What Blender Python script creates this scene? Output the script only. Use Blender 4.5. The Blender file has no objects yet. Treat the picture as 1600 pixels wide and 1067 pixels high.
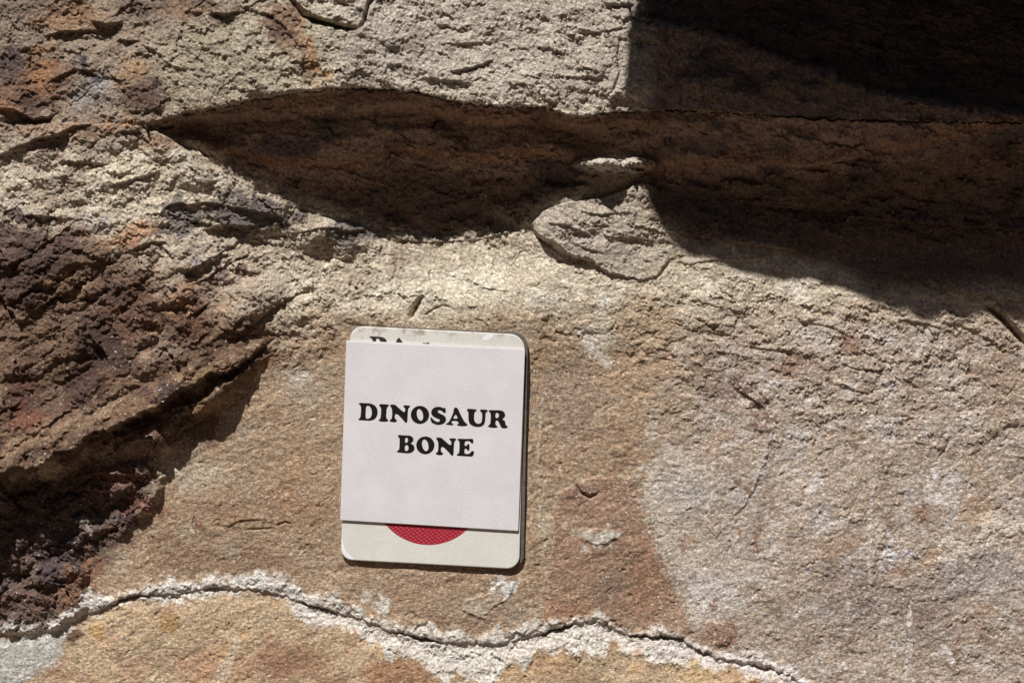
import bpy, bmesh, math, random
import numpy as np
from mathutils import Vector
from mathutils.geometry import tessellate_polygon

# ------------------------------------------------------------------ camera, sky, sun
S = 0.0005                     # metres per photograph pixel on the wall plane
D = 4000.0                     # camera distance in the same unit (2 m)
SUN = Vector((-0.22, -0.50, 0.85)).normalized()      # direction towards the sun
scene = bpy.context.scene
cam_d = bpy.data.cameras.new('camera'); cam = bpy.data.objects.new('camera', cam_d)
scene.collection.objects.link(cam); scene.camera = cam
cam.location = (0, -D * S, 0); cam.rotation_euler = (math.pi / 2, 0, 0)
cam_d.lens = 36.0 * D / 1600.0; cam_d.sensor_width = 36; cam_d.clip_start = 0.05; cam_d.clip_end = 200
cam_d.dof.use_dof = True; cam_d.dof.focus_distance = D * S - 0.01; cam_d.dof.aperture_fstop = 5.6

world = bpy.data.worlds.new('World'); scene.world = world; world.use_nodes = True
wn = world.node_tree; bg = wn.nodes['Background']
sky = wn.nodes.new('ShaderNodeTexSky'); sky.sky_type = 'NISHITA'; sky.sun_disc = False
sky.sun_elevation = math.asin(SUN.z); sky.sun_rotation = math.atan2(SUN.x, SUN.y)
sky.altitude = 1200; sky.air_density = 1.0; sky.dust_density = 1.5
wn.links.new(sky.outputs[0], bg.inputs[0]); bg.inputs[1].default_value = 0.075
sun_d = bpy.data.lights.new('sun', 'SUN'); sun_d.energy = 5.0; sun_d.angle = math.radians(0.53)
sun_d.color = (1.0, 0.972, 0.935)
sun = bpy.data.objects.new('sun', sun_d); scene.collection.objects.link(sun)
sun.rotation_euler = SUN.to_track_quat('Z', 'Y').to_euler(); sun.location = (-2, -3, 4)
scene.view_settings.view_transform = 'Standard'; scene.view_settings.look = 'None'
scene.view_settings.exposure = 0.10; scene.view_settings.gamma = 1.0
scene.view_settings.use_curve_mapping = False
scene.cycles.max_bounces = 6; scene.cycles.diffuse_bounces = 3

def W(px, py, d=0.0):
    """wall point (photo pixel on the wall plane, protrusion d in the same unit) -> world"""
    return ((px - 800) * S, -d * S, (533.5 - py) * S)
def Wp(px, py, d):
    """the point at protrusion d that the camera sees at (px,py)"""
    k = (D - d) / D
    return ((px - 800) * S * k, -d * S, (533.5 - py) * S * k)

# ------------------------------------------------------------------ numpy noise
rng = np.random.RandomState(7)
PERM = rng.permutation(256).astype(np.int32); PERM = np.concatenate([PERM, PERM])
ANG = rng.rand(256) * 2 * np.pi
GX, GY = np.cos(ANG).astype(np.float32), np.sin(ANG).astype(np.float32)
def perlin(x, y, seed=0):
    x = x.astype(np.float32) + np.float32(seed * 17.31 + 1000); y = y.astype(np.float32) + np.float32(seed * 9.73 + 1000)
    xf = np.floor(x); yf = np.floor(y)
    xi = xf.astype(np.int32) & 255; yi = yf.astype(np.int32) & 255
    x -= xf; y -= yf
    x1 = (xi + 1) & 255; y1 = (yi + 1) & 255
    u = x * x * x * (x * (x * 6 - 15) + 10); v = y * y * y * (y * (y * 6 - 15) + 10)
    def g(ix, iy, dx, dy):
        h = PERM[PERM[ix] + iy]
        return GX[h] * dx + GY[h] * dy
    a = g(xi, yi, x, y); b = g(x1, yi, x - 1, y)
    c = g(xi, y1, x, y - 1); d = g(x1, y1, x - 1, y - 1)
    a += u * (b - a); c += u * (d - c)
    return (a + v * (c - a)) * 1.5
def fbm(x, y, lam, octs=4, gain=0.5, seed=0, ridged=False):
    r = 0; amp = 1.0; f = 1.0 / lam; tot = 0
    for o in range(octs):
        n = perlin(x * f, y * f, seed + o * 3)
        if ridged: n = 1 - 2 * np.abs(n)
        r = r + n * amp; tot += amp; amp *= gain; f *= 2.03
    return r / tot
def facets(x, y, cell, tilt=.5, seed=0, k=.34, jitter=.9):
    """upper envelope of randomly tilted little planes: broken-rock facets, height in cell units"""
    r = np.random.RandomState(500 + seed); T = r.rand(4, 4096).astype(np.float32)
    gx_ = (x / cell).astype(np.float32) + 2000; gy_ = (y / cell).astype(np.float32) + 2000
    ix = np.floor(gx_).astype(np.int32); iy = np.floor(gy_).astype(np.int32); best = None
    for dy in (-1, 0, 1):
        for dx in (-1, 0, 1):
            cx_ = ix + dx; cy_ = iy + dy; h = ((cx_ * 7919) ^ (cy_ * 10473)) & 4095
            ux = gx_ - cx_ - .5 - (T[0][h] - .5) * jitter; uy = gy_ - cy_ - .5 - (T[1][h] - .5) * jitter
            th = T[2][h] * 6.2832; hh = T[3][h]
            v_ = hh * .35 + tilt * (ux * np.cos(th) + uy * np.sin(th)) * (.3 + hh) - k * (ux * ux + uy * uy)
            best = v_ if best is None else np.maximum(best, v_)
    return best
def rot(x, y, deg, sx=1.0, sy=1.0):
    a = math.radians(deg); c, s = math.cos(a), math.sin(a)
    return (x * c + y * s) / sx, (-x * s + y * c) / sy
def sst(a, b, x):
    t = np.clip((x - a) / (b - a), 0, 1); return t * t * (3 - 2 * t)

# ------------------------------------------------------------------ the grid of the rock face (photo pixel units)
def axis(a, b, lo, hi, st):
    core = np.arange(a, b + st * .5, st)
    def grow(start, end, sgn):
        out = []; s = st; p = start
        while (p - end) * sgn < 0:
            s = min(s * 1.16, 45); p = p + s * sgn; out.append(p)
        return out
    return np.array(list(reversed(grow(a, lo, -1))) + list(core) + grow(core[-1], hi, 1), dtype=np.float32)
ST = 1.25
ax = axis(-45, 1645, -1500, 3300, ST); ay = axis(-45, 1112, -1300, 2200, ST)
X, Y = np.meshgrid(ax, ay)
NY, NX = X.shape

# domain warps that make every outline ragged
wx = fbm(X, Y, 60, 4, .55, 1); wy = fbm(X, Y, 60, 4, .55, 11)
fx = fbm(X, Y, 9, 2, .6, 21);   fy = fbm(X, Y, 9, 2, .6, 31)
XW = X + wx * 12 + fx * 3; YW = Y + wy * 10 + fy * 3.0
XS = X + wx * 4 + fx * 1.5; YS = Y + wy * 4 + fy * 1.5      # gentle warp, for features that must stay put

def L(pts): return np.array(pts, dtype=np.float32)
def curve(pts, x): p = L(pts); return np.interp(x, p[:, 0], p[:, 1]).astype(np.float32)

def boxof(pts, m):
    p = L(pts)
    i0, i1 = np.searchsorted(ax, [p[:, 0].min() - m, p[:, 0].max() + m])
    j0, j1 = np.searchsorted(ay, [p[:, 1].min() - m, p[:, 1].max() + m])
    return slice(max(j0, 0), min(j1, NY)), slice(max(i0, 0), min(i1, NX))
def segdist(x, y, a, b):
    d = b - a; l2 = float(d @ d) + 1e-9
    t = np.clip(((x - a[0]) * d[0] + (y - a[1]) * d[1]) / l2, 0, 1)
    return (x - a[0] - t * d[0]) ** 2 + (y - a[1] - t * d[1]) ** 2, t
def polydist(x, y, pts):
    """signed distance, positive inside"""
    p = L(pts); best = None; ins = np.zeros(x.shape, bool)
    for i in range(len(p)):
        a, b = p[i], p[(i + 1) % len(p)]
        d2, _ = segdist(x, y, a, b)
        best = d2 if best is None else np.minimum(best, d2)
        c = (a[1] > y) != (b[1] > y)
        with np.errstate(divide='ignore', invalid='ignore'):
            xi = (b[0] - a[0]) * (y - a[1]) / (b[1] - a[1] + 1e-12) + a[0]
        ins ^= c & (x < xi)
    d = np.sqrt(best); return np.where(ins, d, -d)
def linedist(x, y, pts):
    """distance, position 0..1 along the line"""
    p = L(pts); seg = np.sqrt(((p[1:] - p[:-1]) ** 2).sum(1)); cum = np.concatenate([[0], np.cumsum(seg)]); tot = cum[-1]
    best = np.full(x.shape, 1e12, np.float32); par = np.zeros(x.shape, np.float32); side = np.zeros(x.shape, np.float32)
    for i in range(len(p) - 1):
        d2, t = segdist(x, y, p[i], p[i + 1]); m = d2 < best
        best = np.where(m, d2, best); par = np.where(m, (cum[i] + t * seg[i]) / tot, par)
        dx, dy = p[i + 1] - p[i]
        side = np.where(m, np.sign(dx * (y - p[i][1]) - dy * (x - p[i][0])), side)   # +1 below a left-to-right line
    return np.sqrt(best), par, side

# ================================================================== SHAPE
# outlines read along the wall
LEDGE = [(-1500, 150), (0, 196), (150, 196), (230, 200), (262, 190), (300, 181), (350, 176), (400, 166), (450, 158), (520, 149), (590, 149), (650, 153),
         (700, 166), (760, 174), (800, 175), (850, 176), (885, 188), (910, 190), (940, 184), (990, 179), (1100, 181), (1300, 195), (1600, 200), (3300, 260)]
EDGE = [(-1500, 200), (0, 198), (215, 200), (245, 205), (300, 240), (340, 268), (400, 300), (470, 327), (540, 345), (600, 370), (660, 378), (740, 375),
        (800, 362), (828, 350), (850, 330), (880, 318), (940, 310), (1000, 285), (1060, 300), (1200, 330), (1600, 360), (3300, 380)]
LIP = [(-1500, 230), (300, 225), (420, 262), (560, 268), (600, 250), (640, 243), (700, 254), (760, 257), (830, 249), (870, 247), (900, 258), (940, 266),
       (1000, 268), (1060, 276), (1090, 268), (1130, 257), (1200, 258), (1270, 259), (1330, 248), (1400, 240), (1460, 225), (1600, 190), (3300, 150)]
BLACK = [(-1500, -900), (940, -200), (985, 40), (1080, 55), (1150, 72), (1200, 95), (1290, 120), (1350, 150), (1450, 170), (1530, 182), (1600, 184), (3300, 230)]
SEAM = [(-1500, 1010), (0, 988), (60, 984), (110, 972), (160, 948), (200, 933), (290, 926), (340, 918), (400, 920), (440, 930), (500, 950), (560, 966),
        (650, 996), (700, 1002), (780, 1004), (850, 988), (900, 972), (930, 968), (980, 990), (1060, 996), (1100, 1020), (1160, 1035), (1230, 1052), (1260, 1075),
        (1330, 1110), (1600, 1230), (3300, 1700)]
H_PTS = [(-1500, 20), (150, 16), (235, 18), (300, 50), (350, 74), (400, 94), (480, 104), (560, 104), (650, 100), (740, 92), (800, 88), (870, 82), (940, 70),
         (1000, 60), (1200, 64), (1600, 70), (3300, 70)]

lX = X + wx * 5
ledge_y = curve(LEDGE, lX) + fy * 2.2 + fbm(X, Y * 0, 23, 3, .6, 41) * 4
edge_y = curve(EDGE, X + wx * 6)
lip_y = curve(LIP, X + wx * 6) + fy * 1.5
seam_y = curve(SEAM, X + wx * 4) + fy * 1.8 + fbm(X, Y * 0, 30, 3, .6, 43) * 4 + fbm(X, Y * 0, 11, 2, .6, 45) * 4
H = curve(H_PTS, X)

# the lower rock: a slab whose top leans back, bulging a little to the right of the plaque
topk = 1 - .68 * sst(780, 880, X)
slab = topk * (-48 * sst(500, 360, Y)) - 60 * sst(350, 180, Y) * topk + 10 * np.exp(-((X - 900) / 330) ** 2) - 14 * sst(1150, 1700, X)
slab = slab + fbm(X, Y, 260, 3, .5, 51) * 10
left = 18 * sst(560, 150, X) * sst(560, 330, Y)         # upper-left rock stands out as far as the ledge does there
slab = slab * (1 - sst(560, 220, X) * sst(620, 400, Y)) + left
# shadow plane of the ledge: the hollow stays under it down to EDGE and comes out beyond it
TAN = 1.70
plane = H - (Y - ledge_y) / TAN
hollow_on = sst(225, 300, X)
low = slab.copy()
tgt = H - 3 * sst(1000, 850, X) - (edge_y + 8 * sst(900, 780, X) - ledge_y) / TAN                        # depth where the lit rock begins
blend = sst(90, 0, Y - edge_y)                            # near the edge the rock passes exactly through the plane
low = low * (1 - blend * hollow_on) + (tgt + (Y - edge_y) * (0.30 - .28 * sst(780, 870, X))) * blend * hollow_on
# profile of the hollow
u = np.clip((Y - ledge_y) / np.maximum(lip_y - ledge_y, 20), 0, 1)
rk = 1 - .97 * sst(960, 1120, X)
under = H - (8 + 46 * sst(0, .35, u)) * rk - 6 * u + 9 * sst(.55, .95, u)            # underside, then swelling out to the lip
belowlip = sst(0, 26, Y - lip_y)
deep = np.minimum(under - 26 * belowlip - 22 * sst(10, 60, Y - lip_y), 500)
v = np.clip((Y - lip_y) / np.maximum(edge_y - lip_y, 20), 0, 1)
wv = sst(.3, .95, v); deep = deep * (1 - wv) + (tgt - .12 * (edge_y - Y)) * wv
hollow = np.minimum(deep, np.maximum(plane - 6 * rk * sst(0, 30, edge_y - Y), -90))
inh = (Y > ledge_y) & (Y < edge_y)
depth = np.where(inh, hollow * hollow_on + slab * (1 - hollow_on), low)
# the ledge itself, leaning back upwards
face = H - 0.13 * (ledge_y - Y) - 7 * rk * np.exp(-(ledge_y - Y) / 14) + fbm(X, Y, 170, 3, .5, 61) * 11
mL = sst(1.2, -1.2, Y - ledge_y)
depth = depth * (1 - mL) + face * mL
# dark rock above on the right: leans out over everything
b_dummy = 0
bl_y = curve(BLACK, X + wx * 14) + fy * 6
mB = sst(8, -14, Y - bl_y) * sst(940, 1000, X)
depth = depth + mB * (-16 - 0.05 * (bl_y - Y)) + mB * 6 * fbm(*rot(X, Y, 14, 4, 1), 26, 4, .6, 63)

# the bulging red-brown rock at the left
BULGE = [(-1500, 900), (0, 742), (60, 722), (110, 700), (170, 668), (215, 650), (262, 628), (300, 604), (345, 578), (390, 556), (430, 528), (446, 512), (460, 470), (3300, 470)]
b_y = curve(BULGE, X + wx * 9) + fy * 5 + wy * 14 + facets(X, Y, 26, .8, 9) * 9
hb = curve([(-1500, 76), (0, 72), (120, 64), (230, 48), (300, 34), (350, 22), (400, 12), (440, 3), (452, 0), (3300, 0)], X)
db = b_y - Y
mb = sst(-1.5, 2.5, db) * sst(452, 440, X)
bul = hb * np.exp(-np.clip(db - 6, 0, None) / 120) - 4 * np.exp(-np.clip(db, 0, None) / 9)
depth = depth + bul * mb
# a dim sloping underside beneath it, and the second step at its foot
uf = sst(0, -55, db) * 0
depth = depth + (hb * 0.30) * np.exp(-np.clip(-db, 0, None) / 42) * (1 - mb)

# loose flake in the middle
FLAKE = [(826, 352), (822, 300), (850, 240), (940, 200), (1300, 200), (1330, 330), (1290, 395), (1200, 402), (1110, 406), (1062, 404),
         (1044, 412), (1026, 432), (1004, 442), (975, 436), (948, 430), (925, 412), (896, 404), (868, 388), (848, 378), (834, 364)]
sl = boxof(FLAKE, 60)
sd = polydist(XW[sl] * .6 + XS[sl] * .4, YW[sl] * .6 + YS[sl] * .4 + 2, FLAKE)
fh = curve([(800, 19), (900, 15), (960, 8), (1010, 4), (1050, 2.5), (1100, 2), (1300, 0)], X[sl])
depth[sl] += fh * sst(-1, 3, sd) * sst(-34, 44, Y[sl] - edge_y[sl])
flake_m = np.zeros(X.shape, bool); flake_m[sl] = (sd > 0) & (Y[sl] > edge_y[sl] - 8)
# bright lip fragment that reaches the sun, and the flake's upper end
for (cx, cy, rx, ry, a) in [(958, 259, 46, 9, 15), (988, 296, 30, 20, 4)]:
    depth += a * np.exp(-(((X - cx) / rx) ** 2 + ((Y - cy) / ry) ** 2) ** 2)

# lips: the rock above the line stands out by h and drops back just below it
def lip(pts, h, fall=40, soft=1.6, warp=1.0):
    pts = sorted(pts); sl = boxof(pts, fall + h * 2 + 6)
    x = X[sl] + (XS[sl] - X[sl]) * warp; y = Y[sl] + (YS[sl] - Y[sl]) * warp
    yl = curve(pts, x); d = yl - y
    t = (x - pts[0][0]) / (pts[-1][0] - pts[0][0])
    tap = np.where((t > 0) & (t < 1), np.clip(4 * t * (1 - t), 0, 1), 0) ** .55
    k = tap * sst(-soft, soft, d) * np.clip(1 - d / fall, 0, 1) ** 1.4
    depth[sl] += h * k
def crack(pts, w, a, step=0, fall=30, taper=True):
    sl = boxof(pts, w * 4 + fall)
    d, t, s = linedist(XS[sl], YS[sl], pts)
    tap = np.clip(4.5 * t * (1 - t), 0, 1) ** .6 if taper else 1
    depth[sl] -= a * np.exp(-(d / w) ** 2) * tap
    if step: depth[sl] += step * tap * np.where(s < 0, np.clip(1 - d / fall, 0, 1), 0)
def bump(cx, cy, rx, ry, a, ang=0, p=2):
    r = max(rx, ry) * 2.2; sl = boxof([(cx - r, cy - r), (cx + r, cy + r)], 2)
    xx, yy = rot(XW[sl] - cx, YW[sl] - cy, ang)
    depth[sl] += a * np.exp(-((xx / rx) ** 2 + (yy / ry) ** 2) ** (p / 2))

LIPS = [  # upper left
    ([(70, 60), (100, 52), (150, 49), (160, 46)], 9, 36), ([(140, 34), (168, 40), (192, 34)], 12, 26), ([(188, 62), (205, 66), (222, 65)], 9, 20),
    ([(222, 70), (244, 84), (262, 92)], 8, 20), ([(262, 98), (280, 110), (300, 114)], 5, 18), ([(335, 28), (360, 34), (382, 30)], 12, 30),
    ([(76, 136), (98, 122), (124, 110)], 7, 30), ([(0, 172), (28, 176), (60, 190), (90, 186)], 16, 60), ([(120, 112), (140, 114), (156, 112)], 5, 14),
    ([(20, 238), (60, 222), (100, 214), (125, 200), (150, 196)], 11, 40), ([(0, 245), (40, 236)], 8, 20),
    ([(88, 262), (104, 254), (140, 256), (178, 262)], 9, 30), ([(170, 272), (196, 276), (225, 260)], 5, 18), ([(170, 292), (188, 290), (215, 284), (255, 268)], 8, 22),
    ([(30, 345), (60, 338), (96, 342), (130, 348)], 6, 24), ([(250, 340), (268, 322), (290, 318), (312, 330)], 7, 20),
    ([(186, 210), (208, 208), (226, 206)], 5, 10), ([(284, 322), (320, 318), (360, 322), (400, 330), (440, 340)], 7, 22),
    ([(200, 395), (240, 382), (262, 380), (280, 392)], 8, 26), ([(318, 362), (350, 352), (385, 354), (408, 352)], 14, 30), ([(400, 372), (430, 384), (444, 380)], 5, 12),
    ([(452, 366), (490, 360), (520, 356), (545, 362), (600, 352), (626, 348)], 8, 22), ([(368, 420), (384, 424), (404, 428)], 4, 10),
    ([(560, 345), (590, 348), (606, 342)], 6, 14),
    # ledge face
    ([(660, 134), (680, 134), (705, 136), (738, 138)], 7, 26), ([(700, 122), (740, 116), (772, 104)], 8, 30), ([(690, 80), (730, 78), (778, 76)], 5, 26),
    ([(850, 126), (890, 130), (940, 126)], 4, 24), ([(900, 60), (940, 58), (972, 48)], 6, 34), ([(940, 12), (965, 14), (988, 12)], 9, 22),
    ([(460, 12), (490, 34), (530, 52), (562, 58)], 10, 34), ([(400, 26), (430, 36), (452, 52), (480, 90)], 5, 26), ([(500, 100), (510, 120), (520, 134)], 3, 14),
    # shaded part, right
    ([(1120, 258), (1200, 259), (1270, 262), (1332, 249), (1350, 248)], 10, 30), ([(1130, 375), (1200, 385), (1260, 390)], 6, 20),
    # on the flake
    ([(850, 350), (880, 352), (915, 364), (930, 374)], 5, 26), ([(900, 330), (940, 336), (985, 330)], 5, 24), ([(955, 380), (985, 372), (1020, 376)], 4, 22), ([(890, 380), (930, 394), (950, 400)], 4, 22),
    # slab
    ([(1146, 604), (1172, 620), (1196, 640)], 5, 30), ([(1050, 408), (1080, 414), (1120, 406), (1200, 408)], 4, 20),
    ([(660, 620), (700, 622)], 0, 10), ([(270, 640), (310, 628), (356, 622), (372, 612)], 6, 20),
    ([(120, 745), (170, 738), (215, 742), (240, 738)], 9, 24), ([(210, 690), (240, 686), (262, 690)], 8, 20), ([(250, 690), (290, 668), (330, 652)], 4, 14),
    ([(80, 770), (140, 764), (200, 770)], 4, 18), ([(330, 818), (356, 822), (378, 814), (420, 812)], 2.5, 18),
    ([(1080, 470), (1130, 480), (1180, 496)], 2.5, 20), ([(1160, 540), (1220, 548), (1260, 556)], 3, 22), ([(1290, 560), (1340, 576), (1396, 578)], 3, 24),
    ([(1400, 500), (1450, 506), (1490, 520)], 3, 22), ([(1240, 500), (1300, 512), (1340, 530)], 3, 24), ([(1300, 600), (1360, 618)], 2.5, 20),
    ([(590, 548), (610, 540)], 0, 5),
]
for p, h, f in LIPS:
    if h: lip(p, h, f)
CRACKS = [([(446, 0), (462, 12), (478, 36), (510, 48), (545, 57), (566, 58)], 3.5, 16), ([(566, 58), (576, 44), (582, 20), (600, 0)], 2.4, 14),
          ([(663, 462), (652, 478), (640, 500)], 4.5, 17), ([(666, 492), (690, 478), (706, 480)], 2, 5),
          ([(1542, 476), (1562, 492), (1582, 512), (1612, 545)], 5, 22), ([(896, 752), (906, 768), (922, 776), (938, 768)], 2.6, 7),
          ([(225, 200), (240, 206), (262, 200), (300, 184)], 3, 12), ([(968, 60), (962, 90), (966, 120), (955, 150), (940, 164)], 1.8, 6),
          ([(1160, 596), (1178, 605), (1196, 628), (1203, 650), (1206, 665)], 4.0, 4),
          ([(430, 822), (444, 814), (455, 818)], 1.6, 4), ([(384, 828), (430, 824)], 1.4, 3), ([(1466, 720), (1480, 700), (1484, 690)], 1.6, 3),
          ([(1418, 1010), (1420, 960), (1424, 930)], 1.6, 3), ([(1048, 408), (1034, 424), (1022, 436)], 2, 5), ([(830, 352), (836, 366), (852, 382), (880, 398)], 2.5, 6),
          ([(1392, 170), (1420, 168), (1428, 190), (1415, 215)], 1.8, 5), ([(300, 940), (302, 930)], 1, 0.1), ([(880, 405), (873, 414)], 3, 6)]
for p, w, a in CRACKS: crack(p, w, a)

# plaques of thin scale that lie on the slab
for pts, a in [([(870, 765), (900, 748), (945, 740), (1000, 742), (1008, 790), (1028, 850), (1060, 930), (1082, 985), (1060, 992), (980, 985), (930, 962), (850, 980), (856, 880)], 2.2),
               ([(1098, 985), (1110, 972), (1135, 972), (1142, 1000), (1120, 1010)], 2.5), ([(915, 830), (930, 822), (958, 828), (962, 842), (935, 852), (918, 846)], 2.5),
               ([(760, 925), (785, 905), (805, 908), (800, 930), (770, 950), (755, 968), (720, 950), (728, 930)], 2.2),
               ([(1130, 595), (1180, 640), (1210, 670), (1180, 760), (1120, 840), (1100, 820)], 2.0)]:
    sl = boxof(pts, 20); sd = polydist(XW[sl], YW[sl], pts); depth[sl] += a * sst(-1.5, 2.5, sd)
def ridge(pts, w, a):
    sl = boxof(pts, w * 4); d, t, s = linedist(XS[sl], YS[sl], pts)
    depth[sl] += a * np.exp(-(d / w) ** 2) * np.clip(6 * t * (1 - t), 0, 1)
ridge([(1212, 668), (1200, 690), (1188, 730), (1180, 760)], 8, 1.5); ridge([(846, 620), (844, 720), (846, 860)], 2, 1.2)
ridge([(1470, 730), (1464, 770)], 4, 2.5); ridge([(1426, 900), (1424, 1000)], 2.5, 1.5)

# joint at the bottom, mortar above and below the crack
ds = Y - seam_y
mort_up = (.45 + 1.0 * sst(-.35, .4, fbm(X, Y * 0, 70, 3, .55, 73))) * curve([(0, 8), (100, 22), (160, 26), (300, 18), (400, 22), (520, 20), (650, 26), (800, 22), (900, 14), (960, 8), (1060, 14), (1150, 16), (1300, 10)], X) + wx * 6
mort_dn = (.5 + .9 * sst(-.35, .4, fbm(X, Y * 0, 55, 3, .55, 75))) * curve([(0, 10), (300, 10), (480, 16), (560, 30), (700, 60), (850, 44), (1000, 36), (1150, 24), (1300, 16)], X) + wx * 14 + fx * 5
is_mort = (ds > -mort_up) & (ds < mort_dn)
cw = curve([(-100, 2), (150, 2.5), (450, 3.0), (520, 2), (700, 3), (880, 4.6), (950, 3.8), (990, 2), (1050, 3.4), (1200, 4.2), (1600, 4)], X)
depth += 1.6 * np.exp(-((ds + mort_up * .5) / np.maximum(mort_up * .62, 4)) ** 2)
depth += -12 * np.exp(-(ds / (cw * (.45 + .7 * sst(-.3, .4, fbm(X, Y * 0, 34, 2, .5, 77))))) ** 2) * (0.04 + .96 * sst(0, .3, fbm(X, Y * 0, 90, 2, .5, 71)))
low_st = sst(0, 24, ds)
depth += low_st * (2 + 10 * np.sin(np.clip((ds - 10) / 260, 0, 1) * 3.14)) - 2.5 * (ds > 0) * sst(34, 2, ds)

# ------------------------------------------------------------------ roughness by region
recess_m = (inh & (X > 232)) & ~flake_m
upper_m = (Y <= ledge_y)
bulge_m = (db > 0) & (X < 455) & (Y > 400 - 0.10 * X)
bulge_k = sst(0, 5, db) * sst(455, 380, X + wx * 20) * sst(350, 420, Y + wy * 30)
redrough = polydist(XW, YW, [(-1500, 760), (0, 760), (240, 715), (262, 745), (225, 810), (170, 850), (135, 900), (125, 950), (90, 985), (-1500, 1000)])
redrough = sst(-6, 10, redrough)
gr_slab = sst(470, 620, Y)
crumb = (1 - gr_slab) * (1 - .45 * sst(560, 720, X) * sst(360, 400, Y))                                  # crumbly where the rock is freshly broken
crumb = np.maximum(crumb, redrough)
shade_smooth = np.where(recess_m, .35 + .65 * sst(60, 0, edge_y - Y), 1.0)
a1, b1 = rot(X + fx * 2, Y + fy * 2, 16, 1.9, 1)
n1 = fbm(a1, b1, 15, 4, .62, 81)
a2, b2 = rot(XW, YW, -24, 2.6, 1)
n2 = fbm(a2, b2, 30, 4, .58, 91)
big = fbm(X, Y, 95, 4, .5, 95)
scale_ = fbm(a2, b2, 64, 3, .5, 99) * 5
saw = scale_ - np.floor(scale_); saw = sst(0, .16, saw) * (1 - saw) * 2.0
patchy = sst(-.35, .35, fbm(X, Y, 150, 2, .5, 103))
rid = fbm(a1, b1, 34, 3, .55, 105, ridged=True)
fa, fb = rot(X + fx * 5 + wx * 14, Y + fy * 4 + wy * 10, 12, 1.7, 1)
F1 = facets(fa, fb, 46, .6, 1); F2 = facets(fa + fx * 3, fb + fy * 3, 19, .7, 2); F3 = facets(fa + fx * 4, fb + fy * 4, 8.5, .8, 3)
ga, gb = rot(X + fx * 5 + wx * 10, Y + fy * 4 + wy * 10, -34, 2.1, 1)
G1 = facets(ga, gb, 40, .8, 4); G2 = facets(ga, gb, 17, .8, 5); G3 = facets(ga + fx * 3, gb + fy * 3, 8, .8, 6)
vary = .55 + .9 * sst(-.4, .4, fbm(X, Y, 120, 3, .5, 141))
leftm = sst(620, 420, X) * (Y < 990)
crev = polydist(XW, YW, [(446, 508), (436, 545), (404, 590), (372, 622), (330, 655), (268, 712), (236, 722), (150, 735), (60, 762), (-200, 900), (-200, 760), (0, 742), (110, 700), (215, 650), (300, 604), (390, 556), (430, 524)])
crev = sst(-4, 30, crev)
depth -= crev * 8 * sst(440, 330, X)
roughk = crumb * shade_smooth
fk = np.where(flake_m, .75, 1.0)
F4 = facets(fa + fx * 3, fb + fy * 3, 5, .8, 8)
depth += roughk * ((big * 6.0 + n2 * 3.0 + F1 * 6.0) * fk + F2 * 5.5 * vary + F3 * 4.2 + F4 * 2.3 + n1 * 2.2 + fbm(X, Y, 5, 2, .6, 143) * 1.2)
lk_ = np.clip(leftm * (.45 + .75 * bulge_k), 0, 1.2) * shade_smooth * np.maximum(crumb, bulge_k)
depth += lk_ * (G1 * 13 + G2 * 8 + G3 * 3.0 + n2 * 3)
crev2 = crev * sst(460, 330, X)
depth += crev * (G2 * 10 + G3 * 4) + crev2 * (G1 * 30 + G2 * 8 - 10)
depth += redrough * (G1 * 10 + G2 * 11 + G3 * 5 - 18) * (.15 + .85 * sst(0, 70, seam_y - Y)) - 7 * redrough * sst(90, 20, seam_y - Y) * (seam_y > Y)
slm = gr_slab * (1 - redrough) * (1 - bulge_k)
diag = fbm(*rot(X + wx * 10, Y, -30, 2.0, 1), 10, 3, .6, 113)
depth += slm * (F4 * .7 + big * 3.2 + n1 * .9 + diag * 1.0 + n2 * 1.6 + G2 * .7 * vary + G3 * .6)
pit = sst(.30, .55, fbm(*rot(XW, YW, -28, 1.9, 1), 13, 3, .6, 151)); depth -= slm * pit * 1.5
rgt = sst(1000, 1350, X) * slm
depth += rgt * (fbm(X, Y, 7, 3, .6, 117) * 1.2 + F3 * 1.4 + F2 * 1.5 * vary)
ur = sst(850, 1100, X) * sst(760, 600, Y) * sst(400, 470, Y)
depth += ur * (F2 * 1.5 * vary + F3 * 1.6 + F4 * 1.3)
mk_ = sst(-14, 10, np.minimum(ds + mort_up, mort_dn - ds) + n1 * 16)
depth += mk_ * (F2 * 3.4 + F3 * 3.0 + F4 * 1.5 - 2.5)
depth += np.where(recess_m, fbm(*rot(X, Y, 3, 2.2, 1), 70, 4, .55, 127) * 14 + F1 * 8 + F2 * 5.0 + F3 * 2.6, 0)
spot = np.exp(-(((X - 958) / 50) ** 2 + ((Y - 259) / 12) ** 2) ** 2)
lim = H - (Y - ledge_y) / TAN - 10 * sst(0, 46, edge_y - Y) - np.clip(F2 + .2, 0, 2) * 6 * sst(-2, 12, edge_y - Y) + F3 * 4 + F4 * 2 + 200 * sst(1020, 1100, X)
depth += spot * (F3 * 9 + F2 * 8 + F4 * 5 - 8)
depth = np.where(inh & (X > 236) & (X < 1100) & (spot < .05), np.minimum(depth, lim), depth)
# flatten the bed under the plaque
bed = polydist(X, Y, [(535, 512), (824, 520), (818, 892), (530, 878)])
kb = sst(-14, 6, bed); plane_bed = 8 + 0.012 * (X - 680)
depth = depth * (1 - kb) + np.minimum(depth * .3 + plane_bed * .7, plane_bed + 1) * kb
# the outcrop rolls back beyond the part in view
far = np.maximum.reduce([-X - 500, X - 2300, -Y - 700, 0 * X]); depth -= 0.25 * np.clip(far, 0, None) ** 1.12
outm = np.maximum.reduce([-X, X - 1600, -Y, Y - 1067, 0 * X])
depth += sst(0, 500, outm) * fbm(X, Y, 420, 5, .5, 131) * 60

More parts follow.
